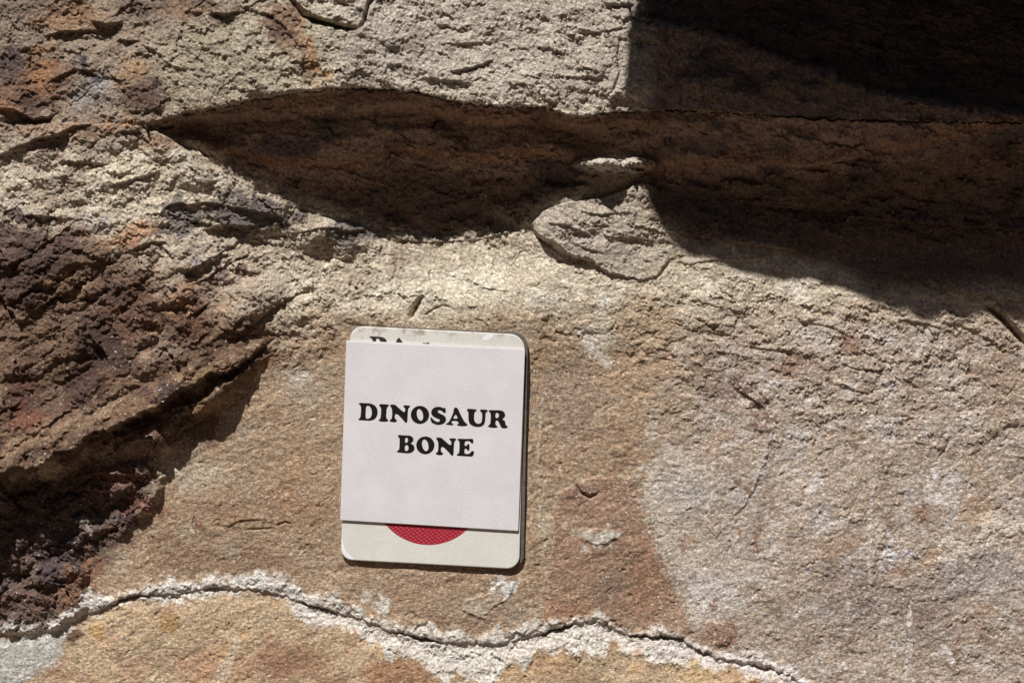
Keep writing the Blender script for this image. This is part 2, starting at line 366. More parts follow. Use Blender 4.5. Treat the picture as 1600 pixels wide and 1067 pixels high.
# ================================================================== COLOUR (stone colours, with shade and a sunlit patch painted in places)
def lin(c):
    c = np.array(c, dtype=np.float32) / 255
    return np.where(c <= .04045, c / 12.92, ((c + .055) / 1.055) ** 2.4)
C = np.empty(X.shape + (3,), np.float32)
GAIN = 1.08
nA = fbm(XW, YW, 110, 5, .55, 201); nB = fbm(XW, YW, 48, 5, .6, 205); nC = fbm(X, Y, 16, 3, .6, 209)
def mix(col, m, sl=(slice(None), slice(None))):
    m = m[..., None]; C[sl] = C[sl] * (1 - m) + lin(col) * m
C[:] = lin((190, 172, 145))
mix((216, 203, 182), sst(-.1, .5, nB) * .7)
mix((152, 126, 102), sst(.05, .5, -nA) * .6)
slabc = sst(455, 560, Y + wx * 30 + nA * 40)
mix((182, 149, 114), slabc)
mix((148, 114, 84), slabc * sst(.05, .45, nB) * .65)
mix((186, 164, 136), slabc * sst(.08, .45, -nB) * .7)
mix((176, 132, 86), slabc * sst(.1, .5, nA) * .6)
rr = slabc * sst(960, 1140, X + wx * 60)
mix((188, 168, 142), rr * .85)
mix((138, 114, 92), rr * sst(.05, .4, nB) * .7); mix((206, 198, 184), rr * sst(.05, .4, -nB + nC * .5) * .75)
mix((118, 96, 82), rr * sst(.25, .5, nC) * .5); mix((218, 212, 200), rr * sst(.28, .5, -nC + nB * .3) * .55)
mix((200, 176, 146), slabc * (1 - rr) * sst(.25, .5, -nC + nB * .3) * .5); mix((118, 86, 62), slabc * (1 - rr) * sst(.25, .5, nC) * .45)
mix((168, 128, 88), rr * sst(.12, .5, nA) * .5)

def paint(pts, col, feather=14, op=.8, breakup=.6, n=None, soft_n=24):
    m_ = feather * 2 + 30; sl = boxof(pts, m_)
    sd = polydist(XW[sl], YW[sl], pts)
    nn = (nB[sl] + nC[sl] * .8)
    k = sst(-feather, feather, sd + nn * breakup * soft_n * 2)
    mix(col, k * op, sl)
def streak(pts, col, w, op=.8, br=.6):
    sl = boxof(pts, w * 3 + 20); d, t, s = linedist(XW[sl], YW[sl], pts)
    k = sst(w * 1.5, w * .5, d + nC[sl] * w * br * 2) * np.clip(7 * t * (1 - t) + .15, 0, 1)
    mix(col, k * op, sl)
def ell(cx, cy, rx, ry, n=10):
    return [(cx + rx * math.cos(i / n * 6.283), cy + ry * math.sin(i / n * 6.283)) for i in range(n)]

# hollow and shaded right side: shade painted brown over the stone, with slate patches
shm = sst(985, 1040, X) * sst(0, 60, curve([(985, 290), (1020, 360), (1080, 400), (1230, 410), (1400, 470), (1600, 470), (3300, 400)], X) - Y + nA * 30)  # mask follows the outline of the boulder's cast shadow
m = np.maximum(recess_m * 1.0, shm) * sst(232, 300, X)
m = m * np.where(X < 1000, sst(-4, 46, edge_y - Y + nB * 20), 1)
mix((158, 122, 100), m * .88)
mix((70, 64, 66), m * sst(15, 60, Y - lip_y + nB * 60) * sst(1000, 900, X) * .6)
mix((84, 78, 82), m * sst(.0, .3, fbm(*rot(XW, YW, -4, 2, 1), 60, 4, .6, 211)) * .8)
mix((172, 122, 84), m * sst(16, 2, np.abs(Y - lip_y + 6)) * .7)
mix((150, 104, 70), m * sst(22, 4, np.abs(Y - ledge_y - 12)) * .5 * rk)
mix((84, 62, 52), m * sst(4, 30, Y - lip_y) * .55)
mix((104, 84, 74), shm * sst(250, 330, Y + nA * 40) * .8)  # boulder's shadow painted darker into the stone colour
mix((74, 66, 64), np.where(X > 900, mB, 0) * .88)  # deep shade at the upper right painted into the colour
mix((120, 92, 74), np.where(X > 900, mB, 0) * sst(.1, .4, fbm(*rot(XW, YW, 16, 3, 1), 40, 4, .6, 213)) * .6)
# lighter ledge
mix((156, 128, 104), sst(470, 330, X + wx * 60) * sst(250, 190, Y + wy * 30) * .75)
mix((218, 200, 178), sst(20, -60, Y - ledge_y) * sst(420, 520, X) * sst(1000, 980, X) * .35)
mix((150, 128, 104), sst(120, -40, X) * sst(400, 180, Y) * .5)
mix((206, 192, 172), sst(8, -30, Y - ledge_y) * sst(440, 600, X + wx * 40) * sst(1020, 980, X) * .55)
paint([(380, 20), (470, 10), (560, 60), (520, 140), (460, 155), (250, 175), (240, 60)], (188, 174, 140), 24, .6)
# upper left patchwork
for pts, col, f, op in [
    (ell(105, 25, 55, 26), (160, 112, 66), 18, .7), ([(0, 80), (90, 90), (120, 130), (80, 180), (0, 190)], (128, 84, 56), 18, .8),
    (ell(70, 120, 22, 50), (176, 120, 66), 12, .7), (ell(20, 95, 22, 24), (82, 72, 76), 10, .7), (ell(55, 165, 26, 22), (80, 62, 60), 10, .7),
    ([(0, 165), (25, 168), (30, 178), (0, 186)], (170, 116, 72), 5, .8), (ell(145, 145, 30, 24), (166, 162, 162), 12, .6), (ell(135, 98, 7, 8), (60, 56, 64), 4, .9),
    (ell(140, 120, 14, 8), (64, 60, 68), 5, .8), (ell(230, 150, 36, 34), (116, 80, 64), 12, .85), (ell(245, 145, 12, 14), (72, 60, 64), 6, .8),
    (ell(215, 120, 26, 14), (184, 138, 88), 10, .7), ([(170, 0), (330, 0), (330, 22), (250, 34), (190, 20)], (120, 92, 80), 12, .8),
    (ell(290, 22, 40, 12), (170, 128, 90), 8, .6), ([(430, 10), (468, 22), (492, 60), (512, 135), (490, 138), (462, 100), (425, 62), (415, 40)], (150, 108, 80), 9, .85),
    ([(480, 50), (500, 90), (520, 140), (506, 140), (488, 100), (470, 60)], (200, 152, 100), 6, .7), (ell(440, 60, 16, 20), (104, 72, 60), 8, .7),
    (ell(30, 10, 50, 16), (120, 100, 88), 10, .6), (ell(360, 32, 26, 12), (110, 80, 62), 8, .7),
    (ell(196, 199, 22, 8), (186, 132, 86), 5, .8), (ell(226, 212, 8, 7), (150, 156, 172), 3, .95), (ell(110, 205, 90, 14), (160, 118, 88), 10, .6),
    (ell(75, 235, 36, 18), (120, 86, 76), 10, .8), (ell(245, 222, 26, 14), (156, 108, 70), 8, .6),
    # slate streak
    (ell(48, 345, 18, 9), (66, 62, 66), 4, .95), (ell(84, 346, 14, 9), (64, 60, 64), 4, .95),
    ([(262, 320), (284, 308), (306, 322), (360, 308), (402, 302), (430, 318), (448, 352), (400, 365), (330, 352), (300, 362), (250, 378), (200, 392), (190, 380), (262, 344)], (98, 86, 86), 8, .85),
    ([(446, 318), (470, 316), (494, 334), (470, 345), (440, 350)], (96, 84, 88), 6, .8), ([(520, 350), (560, 345), (600, 352), (626, 352), (600, 368), (540, 382), (510, 374)], (92, 76, 78), 7, .75),
    ([(200, 345), (250, 350), (250, 380), (190, 392), (150, 380)], (176, 122, 72), 8, .7), (ell(160, 355, 36, 8), (150, 150, 156), 7, .5),
    (ell(384, 424, 16, 6), (120, 88, 78), 4, .8), (ell(348, 438, 16, 9), (120, 96, 92), 5, .7), (ell(310, 412, 14, 18), (150, 152, 156), 7, .55),
    # left bulge
    ([(-1500, 350), (0, 350), (120, 352), (190, 395), (250, 430), (330, 440), (350, 500), (430, 515), (340, 585), (250, 630), (110, 705), (0, 745), (-1500, 900)], (124, 94, 70), 22, .9),
    ([(0, 352), (60, 358), (110, 372), (130, 420), (90, 480), (30, 480), (0, 470)], (88, 66, 58), 12, .85),
    ([(160, 440), (240, 445), (235, 500), (215, 560), (170, 545), (160, 500)], (114, 80, 60), 10, .8), (ell(185, 455, 18, 22), (90, 70, 64), 9, .7),
    ([(130, 495), (170, 500), (190, 545), (220, 562), (150, 590), (125, 560)], (88, 68, 60), 9, .85), (ell(110, 445, 36, 16), (160, 126, 90), 10, .7),
    ([(0, 500), (60, 500), (100, 560), (80, 620), (0, 640)], (138, 110, 82), 14, .7), (ell(305, 500, 26, 34), (120, 82, 58), 9, .75), (ell(318, 470, 12, 12), (112, 84, 76), 6, .7),
    (ell(250, 540, 34, 22), (172, 152, 130), 10, .6), (ell(285, 435, 40, 22), (190, 168, 142), 10, .7), ([(225, 520), (270, 490), (290, 450), (310, 440), (300, 470), (260, 510), (230, 545)], (176, 134, 90), 6, .7),
    ([(100, 585), (150, 570), (190, 610), (150, 650), (110, 640)], (96, 66, 58), 9, .8), (ell(45, 610, 30, 40), (104, 68, 56), 10, .8), (ell(60, 655, 24, 20), (140, 82, 54), 9, .7),
    ([(110, 650), (200, 600), (240, 575), (248, 600), (180, 650), (60, 700), (0, 730), (0, 700)], (168, 138, 100), 9, .7), (ell(270, 620, 26, 24), (84, 68, 64), 8, .9),
    (ell(220, 612, 20, 12), (110, 82, 76), 6, .8), ([(280, 620), (380, 560), (440, 520), (440, 560), (330, 650), (270, 690)], (136, 98, 56), 10, .8), (ell(320, 590, 40, 12), (180, 150, 100), 8, .6),
    ([(180, 680), (240, 676), (262, 684), (240, 735), (190, 720)], (124, 92, 86), 8, .8), (ell(230, 672, 30, 10), (170, 108, 70), 7, .7),
    (ell(280, 670, 60, 30), (104, 78, 62), 14, .8), ([(430, 530), (400, 585), (300, 640), (180, 700), (0, 750), (0, 720), (200, 655), (360, 575)], (98, 72, 54), 10, .7),  # both darken the strip under the bulge's edge, painting its shade
    # lower left red rough
    ([(-1500, 760), (0, 755), (90, 745), (170, 730), (240, 718), (256, 745), (220, 815), (150, 900), (130, 945), (90, 985), (0, 985), (-1500, 1000)], (112, 88, 80), 14, .92),
    (ell(190, 745, 60, 18), (150, 98, 78), 12, .6), (ell(70, 775, 50, 26), (86, 68, 64), 12, .8), (ell(100, 880, 40, 40), (84, 68, 72), 14, .7), (ell(60, 940, 60, 16), (128, 92, 74), 10, .7),
    (ell(205, 800, 14, 22), (84, 62, 62), 7, .8), (ell(225, 785, 26, 18), (146, 92, 72), 9, .7), (ell(130, 815, 14, 10), (184, 176, 172), 6, .6), ([(120, 870), (160, 860), (150, 960), (95, 960)], (158, 108, 70), 9, .7),
    # slab details
    (ell(480, 610, 40, 36), (200, 184, 158), 18, .35), (ell(470, 590, 16, 10), (216, 206, 190), 6, .5), (ell(480, 720, 40, 40), (178, 142, 104), 18, .5), (ell(300, 740, 50, 24), (196, 180, 152), 18, .6),
    (ell(290, 826, 14, 7), (206, 200, 190), 4, .85), (ell(308, 822, 9, 7), (128, 80, 60), 4, .8), (ell(260, 836, 20, 6), (140, 104, 80), 5, .6), (ell(350, 880, 110, 26), (146, 110, 80), 20, .6), (ell(420, 800, 120, 30), (158, 118, 84), 24, .5),
    (ell(760, 490, 70, 24), (176, 142, 100), 18, .6), (ell(700, 460, 120, 40), (208, 198, 172), 24, .5), (ell(950, 470, 34, 14), (224, 218, 202), 8, .7), (ell(870, 470, 46, 18), (216, 206, 184), 12, .6),
    (ell(940, 520, 24, 40), (212, 200, 178), 12, .6), (ell(1000, 500, 50, 44), (184, 152, 112), 16, .65), (ell(850, 530, 24, 46), (170, 136, 94), 12, .6), (ell(1020, 580, 90, 40), (186, 152, 112), 24, .5),
    (ell(890, 620, 50, 70), (156, 130, 108), 24, .6), (ell(1130, 600, 50, 40), (156, 132, 112), 18, .5), ([(1142, 580), (1170, 600), (1202, 640), (1206, 668), (1186, 650), (1158, 618)], (120, 82, 66), 6, .75),
    (ell(1215, 600, 26, 10), (204, 198, 188), 7, .6), (ell(1240, 575, 40, 20), (150, 112, 84), 12, .6),
    ([(868, 765), (900, 746), (945, 744), (1000, 752), (1010, 800), (1030, 860), (1062, 930), (1082, 985), (1060, 994), (980, 985), (930, 962), (856, 980), (850, 930), (858, 860)], (164, 124, 96), 5, .7),
    (ell(900, 770, 26, 22), (150, 110, 92), 10, .5), (ell(1010, 900, 26, 60), (168, 118, 80), 12, .5), (ell(890, 960, 36, 16), (170, 120, 82), 10, .6), (ell(950, 910, 30, 24), (152, 124, 106), 10, .6),
    ([(1000, 730), (1050, 700), (1120, 730), (1160, 820), (1160, 900), (1145, 960), (1120, 978), (1084, 982), (1060, 915), (1030, 850), (1008, 790)], (200, 186, 164), 5, .7),
    (ell(1120, 820, 40, 60), (168, 144, 116), 20, .5), (ell(1110, 925, 30, 34), (206, 198, 188), 10, .6), (ell(1070, 770, 50, 30), (206, 198, 184), 14, .5), (ell(1115, 945, 8, 6), (140, 92, 66), 4, .8),
    ([(1098, 986), (1110, 974), (1134, 973), (1144, 1000), (1120, 1008)], (156, 112, 80), 4, .8), ([(1155, 840), (1172, 812), (1184, 830), (1172, 862)], (142, 104, 74), 5, .8),
    (ell(938, 837, 24, 12), (206, 198, 182), 4, .85), (ell(905, 824, 28, 6), (198, 178, 150), 6, .6), (ell(1078, 842, 14, 6), (162, 120, 86), 4, .6),
    ([(760, 925), (785, 906), (805, 908), (800, 930), (770, 950), (755, 968), (716, 952), (728, 930)], (190, 170, 148), 5, .75), (ell(792, 917, 12, 9), (224, 220, 212), 3, .85), (ell(640, 925, 50, 14), (160, 122, 92), 12, .6),
    (ell(700, 970, 40, 14), (150, 108, 76), 8, .6), (ell(592, 940, 14, 6), (226, 220, 208), 4, .8), ([(560, 925), (590, 930), (600, 948), (580, 945)], (216, 206, 190), 4, .7),
    (ell(1272, 755, 8, 16), (222, 216, 206), 5, .8), (ell(1235, 750, 26, 18), (206, 188, 158), 10, .6), (ell(1320, 810, 20, 12), (216, 198, 168), 7, .7), (ell(1360, 825, 18, 12), (210, 194, 168), 8, .7),
    (ell(1402, 870, 17, 11), (226, 222, 214), 4, .9), (ell(1432, 869, 7, 6), (240, 238, 232), 2, .95), (ell(1412, 888, 7, 11), (170, 124, 78), 4, .7), (ell(1452, 872, 16, 12), (192, 158, 118), 6, .7),
    ([(1478, 850), (1492, 842), (1530, 846), (1560, 820), (1600, 800), (1640, 790), (1640, 822), (1590, 826), (1552, 852), (1500, 872), (1486, 884), (1474, 880)], (238, 220, 190), 3, 1),
    ([(1536, 806), (1560, 796), (1590, 806), (1640, 800), (1640, 826), (1560, 832)], (236, 220, 192), 4, .9), (ell(1500, 800, 50, 12), (190, 152, 108), 10, .55), (ell(1440, 810, 14, 30), (156, 114, 80), 7, .6),
    (ell(1460, 770, 10, 24), (206, 194, 178), 5, .75), ([(1462, 780), (1470, 740), (1480, 742), (1470, 790)], (226, 218, 206), 4, .8), (ell(1470, 745, 6, 6), (236, 232, 224), 2, .9),
    (ell(1420, 772, 12, 12), (196, 186, 174), 5, .7), (ell(1330, 930, 60, 60), (150, 128, 112), 24, .5), (ell(1450, 960, 60, 60), (142, 120, 106), 24, .5), (ell(1540, 900, 70, 40), (160, 152, 140), 24, .6),
    (ell(1560, 600, 40, 60), (160, 128, 92), 18, .5), (ell(1490, 600, 16, 40), (196, 180, 158), 10, .5), (ell(1270, 520, 50, 20), (206, 194, 172), 14, .5), (ell(1440, 536, 40, 12), (204, 192, 172), 10, .6),
    (ell(1330, 540, 12, 14), (150, 108, 78), 7, .7), (ell(1250, 450, 30, 14), (206, 194, 174), 10, .6)]:
    paint(pts, col, f, op)
for pts, col, w, op in [([(1212, 668), (1200, 692), (1190, 720), (1182, 752)], (210, 198, 182), 6, .6), ([(850, 600), (845, 700), (846, 820), (850, 900), (842, 960)], (206, 186, 156), 1.8, .6),
    ([(1358, 745), (1360, 820), (1358, 880), (1360, 925)], (220, 210, 196), 3.0, .6), ([(1316, 920), (1322, 960), (1320, 1000)], (216, 206, 192), 3, .5), ([(1422, 935), (1422, 1000), (1416, 1067)], (216, 204, 186), 4, .6),
    ([(1474, 1010), (1490, 1036)], (222, 214, 202), 3.5, .8), ([(1390, 830), (1408, 850)], (220, 212, 200), 2.5, .7), ([(870, 765), (850, 830), (842, 860)], (196, 176, 146), 5, .5),
    ([(442, 1067), (480, 1040), (530, 1022)], (214, 206, 190), 3, .7), ([(460, 985), (480, 1030)], (206, 192, 170), 2.5, .5), ([(905, 505), (920, 540), (955, 575)], (224, 216, 202), 6, .6),
    ([(1140, 735), (1158, 760), (1172, 776)], (136, 96, 74), 3, .6), ([(1195, 720), (1170, 790), (1175, 900)], (190, 180, 168), 8, .4)]:
    streak(pts, col, w, op)

# flake greyer
mix((196, 184, 164), np.clip(spot * 2, 0, 1) * .9)  # lip fragment painted pale to read as sunlit
mix((186, 170, 150), np.where(flake_m, .7, 0.0) * sst(1010, 990, X) )
# below the joint
lowm = sst(0, 3, ds)
mix((198, 166, 126), lowm * .95); mix((180, 134, 98), lowm * sst(.0, .4, nB) * .7); mix((214, 184, 136), lowm * sst(.1, .45, -nB) * .7); mix((200, 152, 84), lowm * sst(.12, .4, nA) * .6)
for pts, col, f, op in [([(-1500, 1000), (0, 992), (60, 986), (108, 978), (112, 1000), (80, 1035), (30, 1067), (0, 1200), (-1500, 1400)], (186, 182, 172), 6, .95),
    (ell(118, 995, 14, 14), (104, 66, 48), 5, .9), (ell(265, 975, 22, 16), (182, 138, 66), 8, .8), (ell(150, 985, 14, 14), (196, 146, 76), 6, .8), (ell(350, 1040, 80, 30), (192, 140, 104), 18, .6),
    ([(330, 1067), (348, 1030), (372, 985), (380, 1000), (358, 1050), (345, 1080)], (214, 196, 168), 5, .6), (ell(460, 1030, 60, 30), (158, 112, 78), 14, .75), (ell(620, 1050, 60, 24), (170, 116, 74), 12, .8),
    (ell(520, 1060, 30, 12), (150, 104, 70), 10, .6), (ell(850, 1030, 60, 20), (196, 152, 100), 12, .7), (ell(1080, 1045, 40, 20), (214, 180, 112), 10, .7), (ell(900, 1050, 40, 16), (180, 142, 104), 10, .6)]:
    sl = boxof(pts, 40); sd = polydist(XW[sl], YW[sl], pts); mix(col, sst(-f, f, sd + nB[sl] * 14) * op * lowm[sl], sl)
mm = sst(-6, 6, np.minimum(ds + mort_up, mort_dn - ds) + nC * 14 + nB * 8)
wid = curve([(0, .5), (150, .9), (420, .85), (560, .8), (900, .8), (1250, .75), (1600, .5)], X)
mix((240, 235, 224), mm * wid * .92); mix((190, 180, 164), mm * sst(.1, .5, nC) * .4); mix((172, 140, 110), mm * sst(.2, .5, nB) * .5)

# mottling at grain size, everywhere
C *= (1 - .10 * bulge_k)[..., None]; C[..., 2] *= 1 - .06 * bulge_k; C[..., 0] *= 1 + .06 * bulge_k; C[..., 1] *= 1 - .035 * bulge_k; C[..., 0] *= 1 + .03 * rr; C[..., 2] *= 1 + .07 * rr
mott = 1 + nC * .22 + fbm(X, Y, 5, 2, .6, 221) * .42 + nB * .16
C *= mott[..., None]; C *= (1 + nA * .10)[..., None]
sp = sst(.34, .52, fbm(X, Y, 6, 2, .6, 231)) * sst(-.1, .3, fbm(X, Y, 60, 2, .5, 233)); mix((226, 218, 202), sp * (.25 * slabc + .75 * rr) * .95)
dk = sst(.38, .62, fbm(X, Y, 11, 3, .6, 225)); C *= (1 - .30 * dk)[..., None]
lum = (C @ np.array([.25, .65, .10], np.float32))[..., None]
C = lum + (C - lum) * np.array([.74, .74, .76], np.float32)
C *= GAIN * (1.04 - .07 * slabc)[..., None]
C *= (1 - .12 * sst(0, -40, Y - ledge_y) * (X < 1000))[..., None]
C *= np.minimum(1, .74 / np.maximum(C.max(-1), 1e-4))[..., None]
C = np.clip(C, .010, .8)
gl = np.clip(rr * sst(440, 560, Y) + slabc * .35, 0, 1) * (1 - mB)                 # where crystals glint

# ================================================================== MATERIALS
def newmat(name):
    m = bpy.data.materials.new(name); m.use_nodes = True
    nt = m.node_tree; b = nt.nodes['Principled BSDF']; return m, nt, b
def N(nt, t, **kw):
    n = nt.nodes.new(t)
    for k, v_ in kw.items():
        if k in n.inputs: n.inputs[k].default_value = v_
        else: setattr(n, k, v_)
    return n
def rock_material(name, bump_k=1.0, spec=.25):
    m, nt, b = newmat(name); lk = nt.links.new
    tc = N(nt, 'ShaderNodeTexCoord'); at = N(nt, 'ShaderNodeAttribute', attribute_name='stone_colour')
    n1 = N(nt, 'ShaderNodeTexNoise', Scale=420.0, Detail=5.0, Roughness=.65); lk(tc.outputs['Object'], n1.inputs['Vector'])
    n2 = N(nt, 'ShaderNodeTexNoise', Scale=850.0, Detail=3.0, Roughness=.7); lk(tc.outputs['Object'], n2.inputs['Vector'])
    vo = N(nt, 'ShaderNodeTexVoronoi', Scale=640.0); lk(tc.outputs['Object'], vo.inputs['Vector'])
    r1 = N(nt, 'ShaderNodeMapRange'); r1.inputs[1].default_value = .3; r1.inputs[2].default_value = .7; r1.inputs[3].default_value = .58; r1.inputs[4].default_value = 1.40
    lk(n1.outputs['Fac'], r1.inputs[0])
    r2 = N(nt, 'ShaderNodeMapRange'); r2.inputs[1].default_value = .3; r2.inputs[2].default_value = .7; r2.inputs[3].default_value = .62; r2.inputs[4].default_value = 1.38
    lk(n2.outputs['Fac'], r2.inputs[0])
    mu = N(nt, 'ShaderNodeMath', operation='MULTIPLY'); lk(r1.outputs[0], mu.inputs[0]); lk(r2.outputs[0], mu.inputs[1])
    vm = N(nt, 'ShaderNodeVectorMath', operation='SCALE'); lk(at.outputs['Color'], vm.inputs[0]); lk(mu.outputs[0], vm.inputs['Scale'])
    # pale crystals: only a few random cells, more where the 'grain' attribute is high
    ag = N(nt, 'ShaderNodeAttribute', attribute_name='grain')
    sep = N(nt, 'ShaderNodeSeparateColor'); lk(vo.outputs['Color'], sep.inputs[0])
    th = N(nt, 'ShaderNodeMapRange'); th.inputs[1].default_value = 0; th.inputs[2].default_value = 1; th.inputs[3].default_value = .9995; th.inputs[4].default_value = .93
    lk(ag.outputs['Fac'], th.inputs[0])
    gt = N(nt, 'ShaderNodeMath', operation='GREATER_THAN'); lk(sep.outputs[0], gt.inputs[0]); lk(th.outputs[0], gt.inputs[1])
    ds_ = N(nt, 'ShaderNodeMath', operation='LESS_THAN'); ds_.inputs[1].default_value = .42; lk(vo.outputs['Distance'], ds_.inputs[0])
    fm = N(nt, 'ShaderNodeMath', operation='MULTIPLY'); lk(gt.outputs[0], fm.inputs[0]); lk(ds_.outputs[0], fm.inputs[1])
    f2 = N(nt, 'ShaderNodeMath', operation='MULTIPLY'); lk(fm.outputs[0], f2.inputs[0]); f2.inputs[1].default_value = .85
    mx = N(nt, 'ShaderNodeMix', data_type='RGBA'); lk(f2.outputs[0], mx.inputs[0]); lk(vm.outputs[0], mx.inputs[6]); mx.inputs[7].default_value = (.78, .76, .72, 1)
    lk(mx.outputs[2], b.inputs['Base Color'])
    ro = N(nt, 'ShaderNodeMapRange'); ro.inputs[3].default_value = .82; ro.inputs[4].default_value = .35; lk(f2.outputs[0], ro.inputs[0]); lk(ro.outputs[0], b.inputs['Roughness'])
    b.inputs['Specular IOR Level'].default_value = spec
    mp = N(nt, 'ShaderNodeMapping'); mp.inputs['Rotation'].default_value = (0, math.radians(-20), 0); mp.inputs['Scale'].default_value = (.55, 1, 1)
    lk(tc.outputs['Object'], mp.inputs[0])
    nb = N(nt, 'ShaderNodeTexNoise', Scale=330.0, Detail=7.0, Roughness=.72); lk(mp.outputs[0], nb.inputs['Vector'])
    bp = N(nt, 'ShaderNodeBump'); bp.inputs['Strength'].default_value = 1.0; bp.inputs['Distance'].default_value = .0022 * bump_k
    lk(nb.outputs['Fac'], bp.inputs['Height']); lk(bp.outputs[0], b.inputs['Normal'])
    return m
M_rough = rock_material('broken_sandstone', 1.7); M_slab = rock_material('worn_sandstone', 1.0); M_dark = rock_material('shade_painted_rock', 1.3, .15)  # hollow and dark ledge use the third; their shade is painted in stone_colour
M_mort = rock_material('lime_mortar', 1.1, .15)

# ================================================================== ROCK FACE OBJECTS
rock = bpy.data.objects.new('rock_face', None); scene.collection.objects.link(rock)
rock['kind'] = 'structure'; rock['label'] = 'sunlit brown and cream sandstone rock face, half shaded by a boulder'
px_ = (X - 800) * S; py_ = -depth * S; pz_ = (533.5 - Y) * S
co = np.stack([px_, py_, pz_], -1).reshape(-1, 3).astype(np.float32)
# analytic normals of the whole sheet so that parts join without a seam
P = co.reshape(NY, NX, 3)
dxv = np.gradient(P, axis=1); dyv = np.gradient(P, axis=0)
NRM = np.cross(dyv, dxv); NRM /= np.linalg.norm(NRM, axis=2, keepdims=True) + 1e-12
NRM = np.where(NRM[..., 1:2] > 0, -NRM, NRM).reshape(-1, 3)
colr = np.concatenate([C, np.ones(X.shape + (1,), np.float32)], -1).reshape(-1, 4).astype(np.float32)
glr = gl.reshape(-1).astype(np.float32)
reg = np.full(X.shape, 0, np.int8)                  # 0 slab
reg[(Y < edge_y + 40) & (X < 560)] = 1              # crumbly shoulder left
reg[recess_m | ((X > 1010) & (Y < edge_y + 30))] = 2
reg[bulge_m] = 3; reg[redrough > .5] = 4
reg[flake_m & (X < 1320)] = 5
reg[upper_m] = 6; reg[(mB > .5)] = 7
reg[ds > 0] = 8; reg[is_mort & (X > 60)] = 9
names = {0: ('slab', M_slab, 'smooth tan and grey slab behind the plaque'), 1: ('shoulder', M_rough, 'crumbly cream rock with slate streaks'),
         2: ('hollow', M_dark, 'shaded brown hollow beneath the overhanging ledge'), 3: ('bulge', M_rough, 'bulging rust and ochre rock casting a slanting shadow'),
         4: ('rubble_patch', M_rough, 'rough dark red-brown patch of broken rock'), 5: ('flake', M_rough, 'loose pale flake cracked away from the slab'),
         6: ('ledge', M_rough, 'pale rough ledge above the shaded hollow'), 7: ('dark_ledge', M_dark, 'layered rock in deep shade, with the shade painted dark'),
         8: ('lower_stone', M_slab, 'orange and cream stone below the joint'), 9: ('mortar_seam', M_mort, 'whitish cracked seam between the stones')}
vid = np.arange(NY * NX, dtype=np.int32).reshape(NY, NX)
quads = np.stack([vid[:-1, :-1], vid[1:, :-1], vid[1:, 1:], vid[:-1, 1:]], -1).reshape(-1, 4)
qreg = reg[:-1, :-1].reshape(-1)
for k, (nm, mat, lab) in names.items():
    q = quads[qreg == k]
    if len(q) == 0: continue
    used = np.zeros(NY * NX, bool); used[q.ravel()] = True
    remap = np.cumsum(used).astype(np.int32) - 1; q2 = remap[q]; nv, nf = int(used.sum()), len(q2)
    me = bpy.data.meshes.new(nm); me.vertices.add(nv); me.vertices.foreach_set('co', co[used].ravel())
    me.loops.add(nf * 4); me.polygons.add(nf)
    me.loops.foreach_set('vertex_index', q2.ravel()); me.polygons.foreach_set('loop_start', np.arange(0, nf * 4, 4, dtype=np.int32))
    me.polygons.foreach_set('use_smooth', np.ones(nf, bool)); me.update(calc_edges=True)
    ca = me.color_attributes.new('stone_colour', 'FLOAT_COLOR', 'POINT'); ca.data.foreach_set('color', colr[used].ravel())
    ga = me.attributes.new('grain', 'FLOAT', 'POINT'); ga.data.foreach_set('value', glr[used])
    me.normals_split_custom_set_from_vertices(NRM[used])
    me.materials.append(mat)
    o = bpy.data.objects.new(nm, me); scene.collection.objects.link(o); o.parent = rock; o['label'] = lab

# ------------------------------------------------------------------ ground and the boulder overhead (both outside the photograph)
def simple_mat(name, col, rough=.8, nscale=30, var=.25, bump=.0, spec=.3):
    m, nt, b = newmat(name); lk = nt.links.new
    tc = N(nt, 'ShaderNodeTexCoord'); n = N(nt, 'ShaderNodeTexNoise', Scale=float(nscale), Detail=6.0); lk(tc.outputs['Object'], n.inputs['Vector'])
    r = N(nt, 'ShaderNodeMapRange'); r.inputs[1].default_value = .3; r.inputs[2].default_value = .7; r.inputs[3].default_value = 1 - var; r.inputs[4].default_value = 1 + var; lk(n.outputs['Fac'], r.inputs[0])
    v_ = N(nt, 'ShaderNodeVectorMath', operation='SCALE'); v_.inputs[0].default_value = col[:3]; lk(r.outputs[0], v_.inputs['Scale'])
    lk(v_.outputs[0], b.inputs['Base Color']); b.inputs['Roughness'].default_value = rough; b.inputs['Specular IOR Level'].default_value = spec
    if bump:
        bp = N(nt, 'ShaderNodeBump'); bp.inputs['Distance'].default_value = bump; lk(n.outputs['Fac'], bp.inputs['Height']); lk(bp.outputs[0], b.inputs['Normal'])
    return m
gx = np.linspace(-1, 1, 90); gx = np.sign(gx) * np.abs(gx) ** 3 * 60
GXX, GYY = np.meshgrid(gx, gx)
gz = -0.80 + fbm(GXX * 100, GYY * 100, 60, 3, .5, 301) * .02
gv = np.stack([GXX, GYY, gz], -1).reshape(-1, 3)
n_ = len(gx); gi = np.arange(n_ * n_).reshape(n_, n_)
gf = np.stack([gi[:-1, :-1], gi[:-1, 1:], gi[1:, 1:], gi[1:, :-1]], -1).reshape(-1, 4)
me = bpy.data.meshes.new('ground'); me.from_pydata(gv.tolist(), [], gf.tolist()); me.update()
me.materials.append(simple_mat('dusty_ground', (.17, .125, .09), .9, 12, .3, .01))
g = bpy.data.objects.new('ground', me); scene.collection.objects.link(g); g['kind'] = 'structure'; g['label'] = 'dusty tan ground at the foot of the rock'

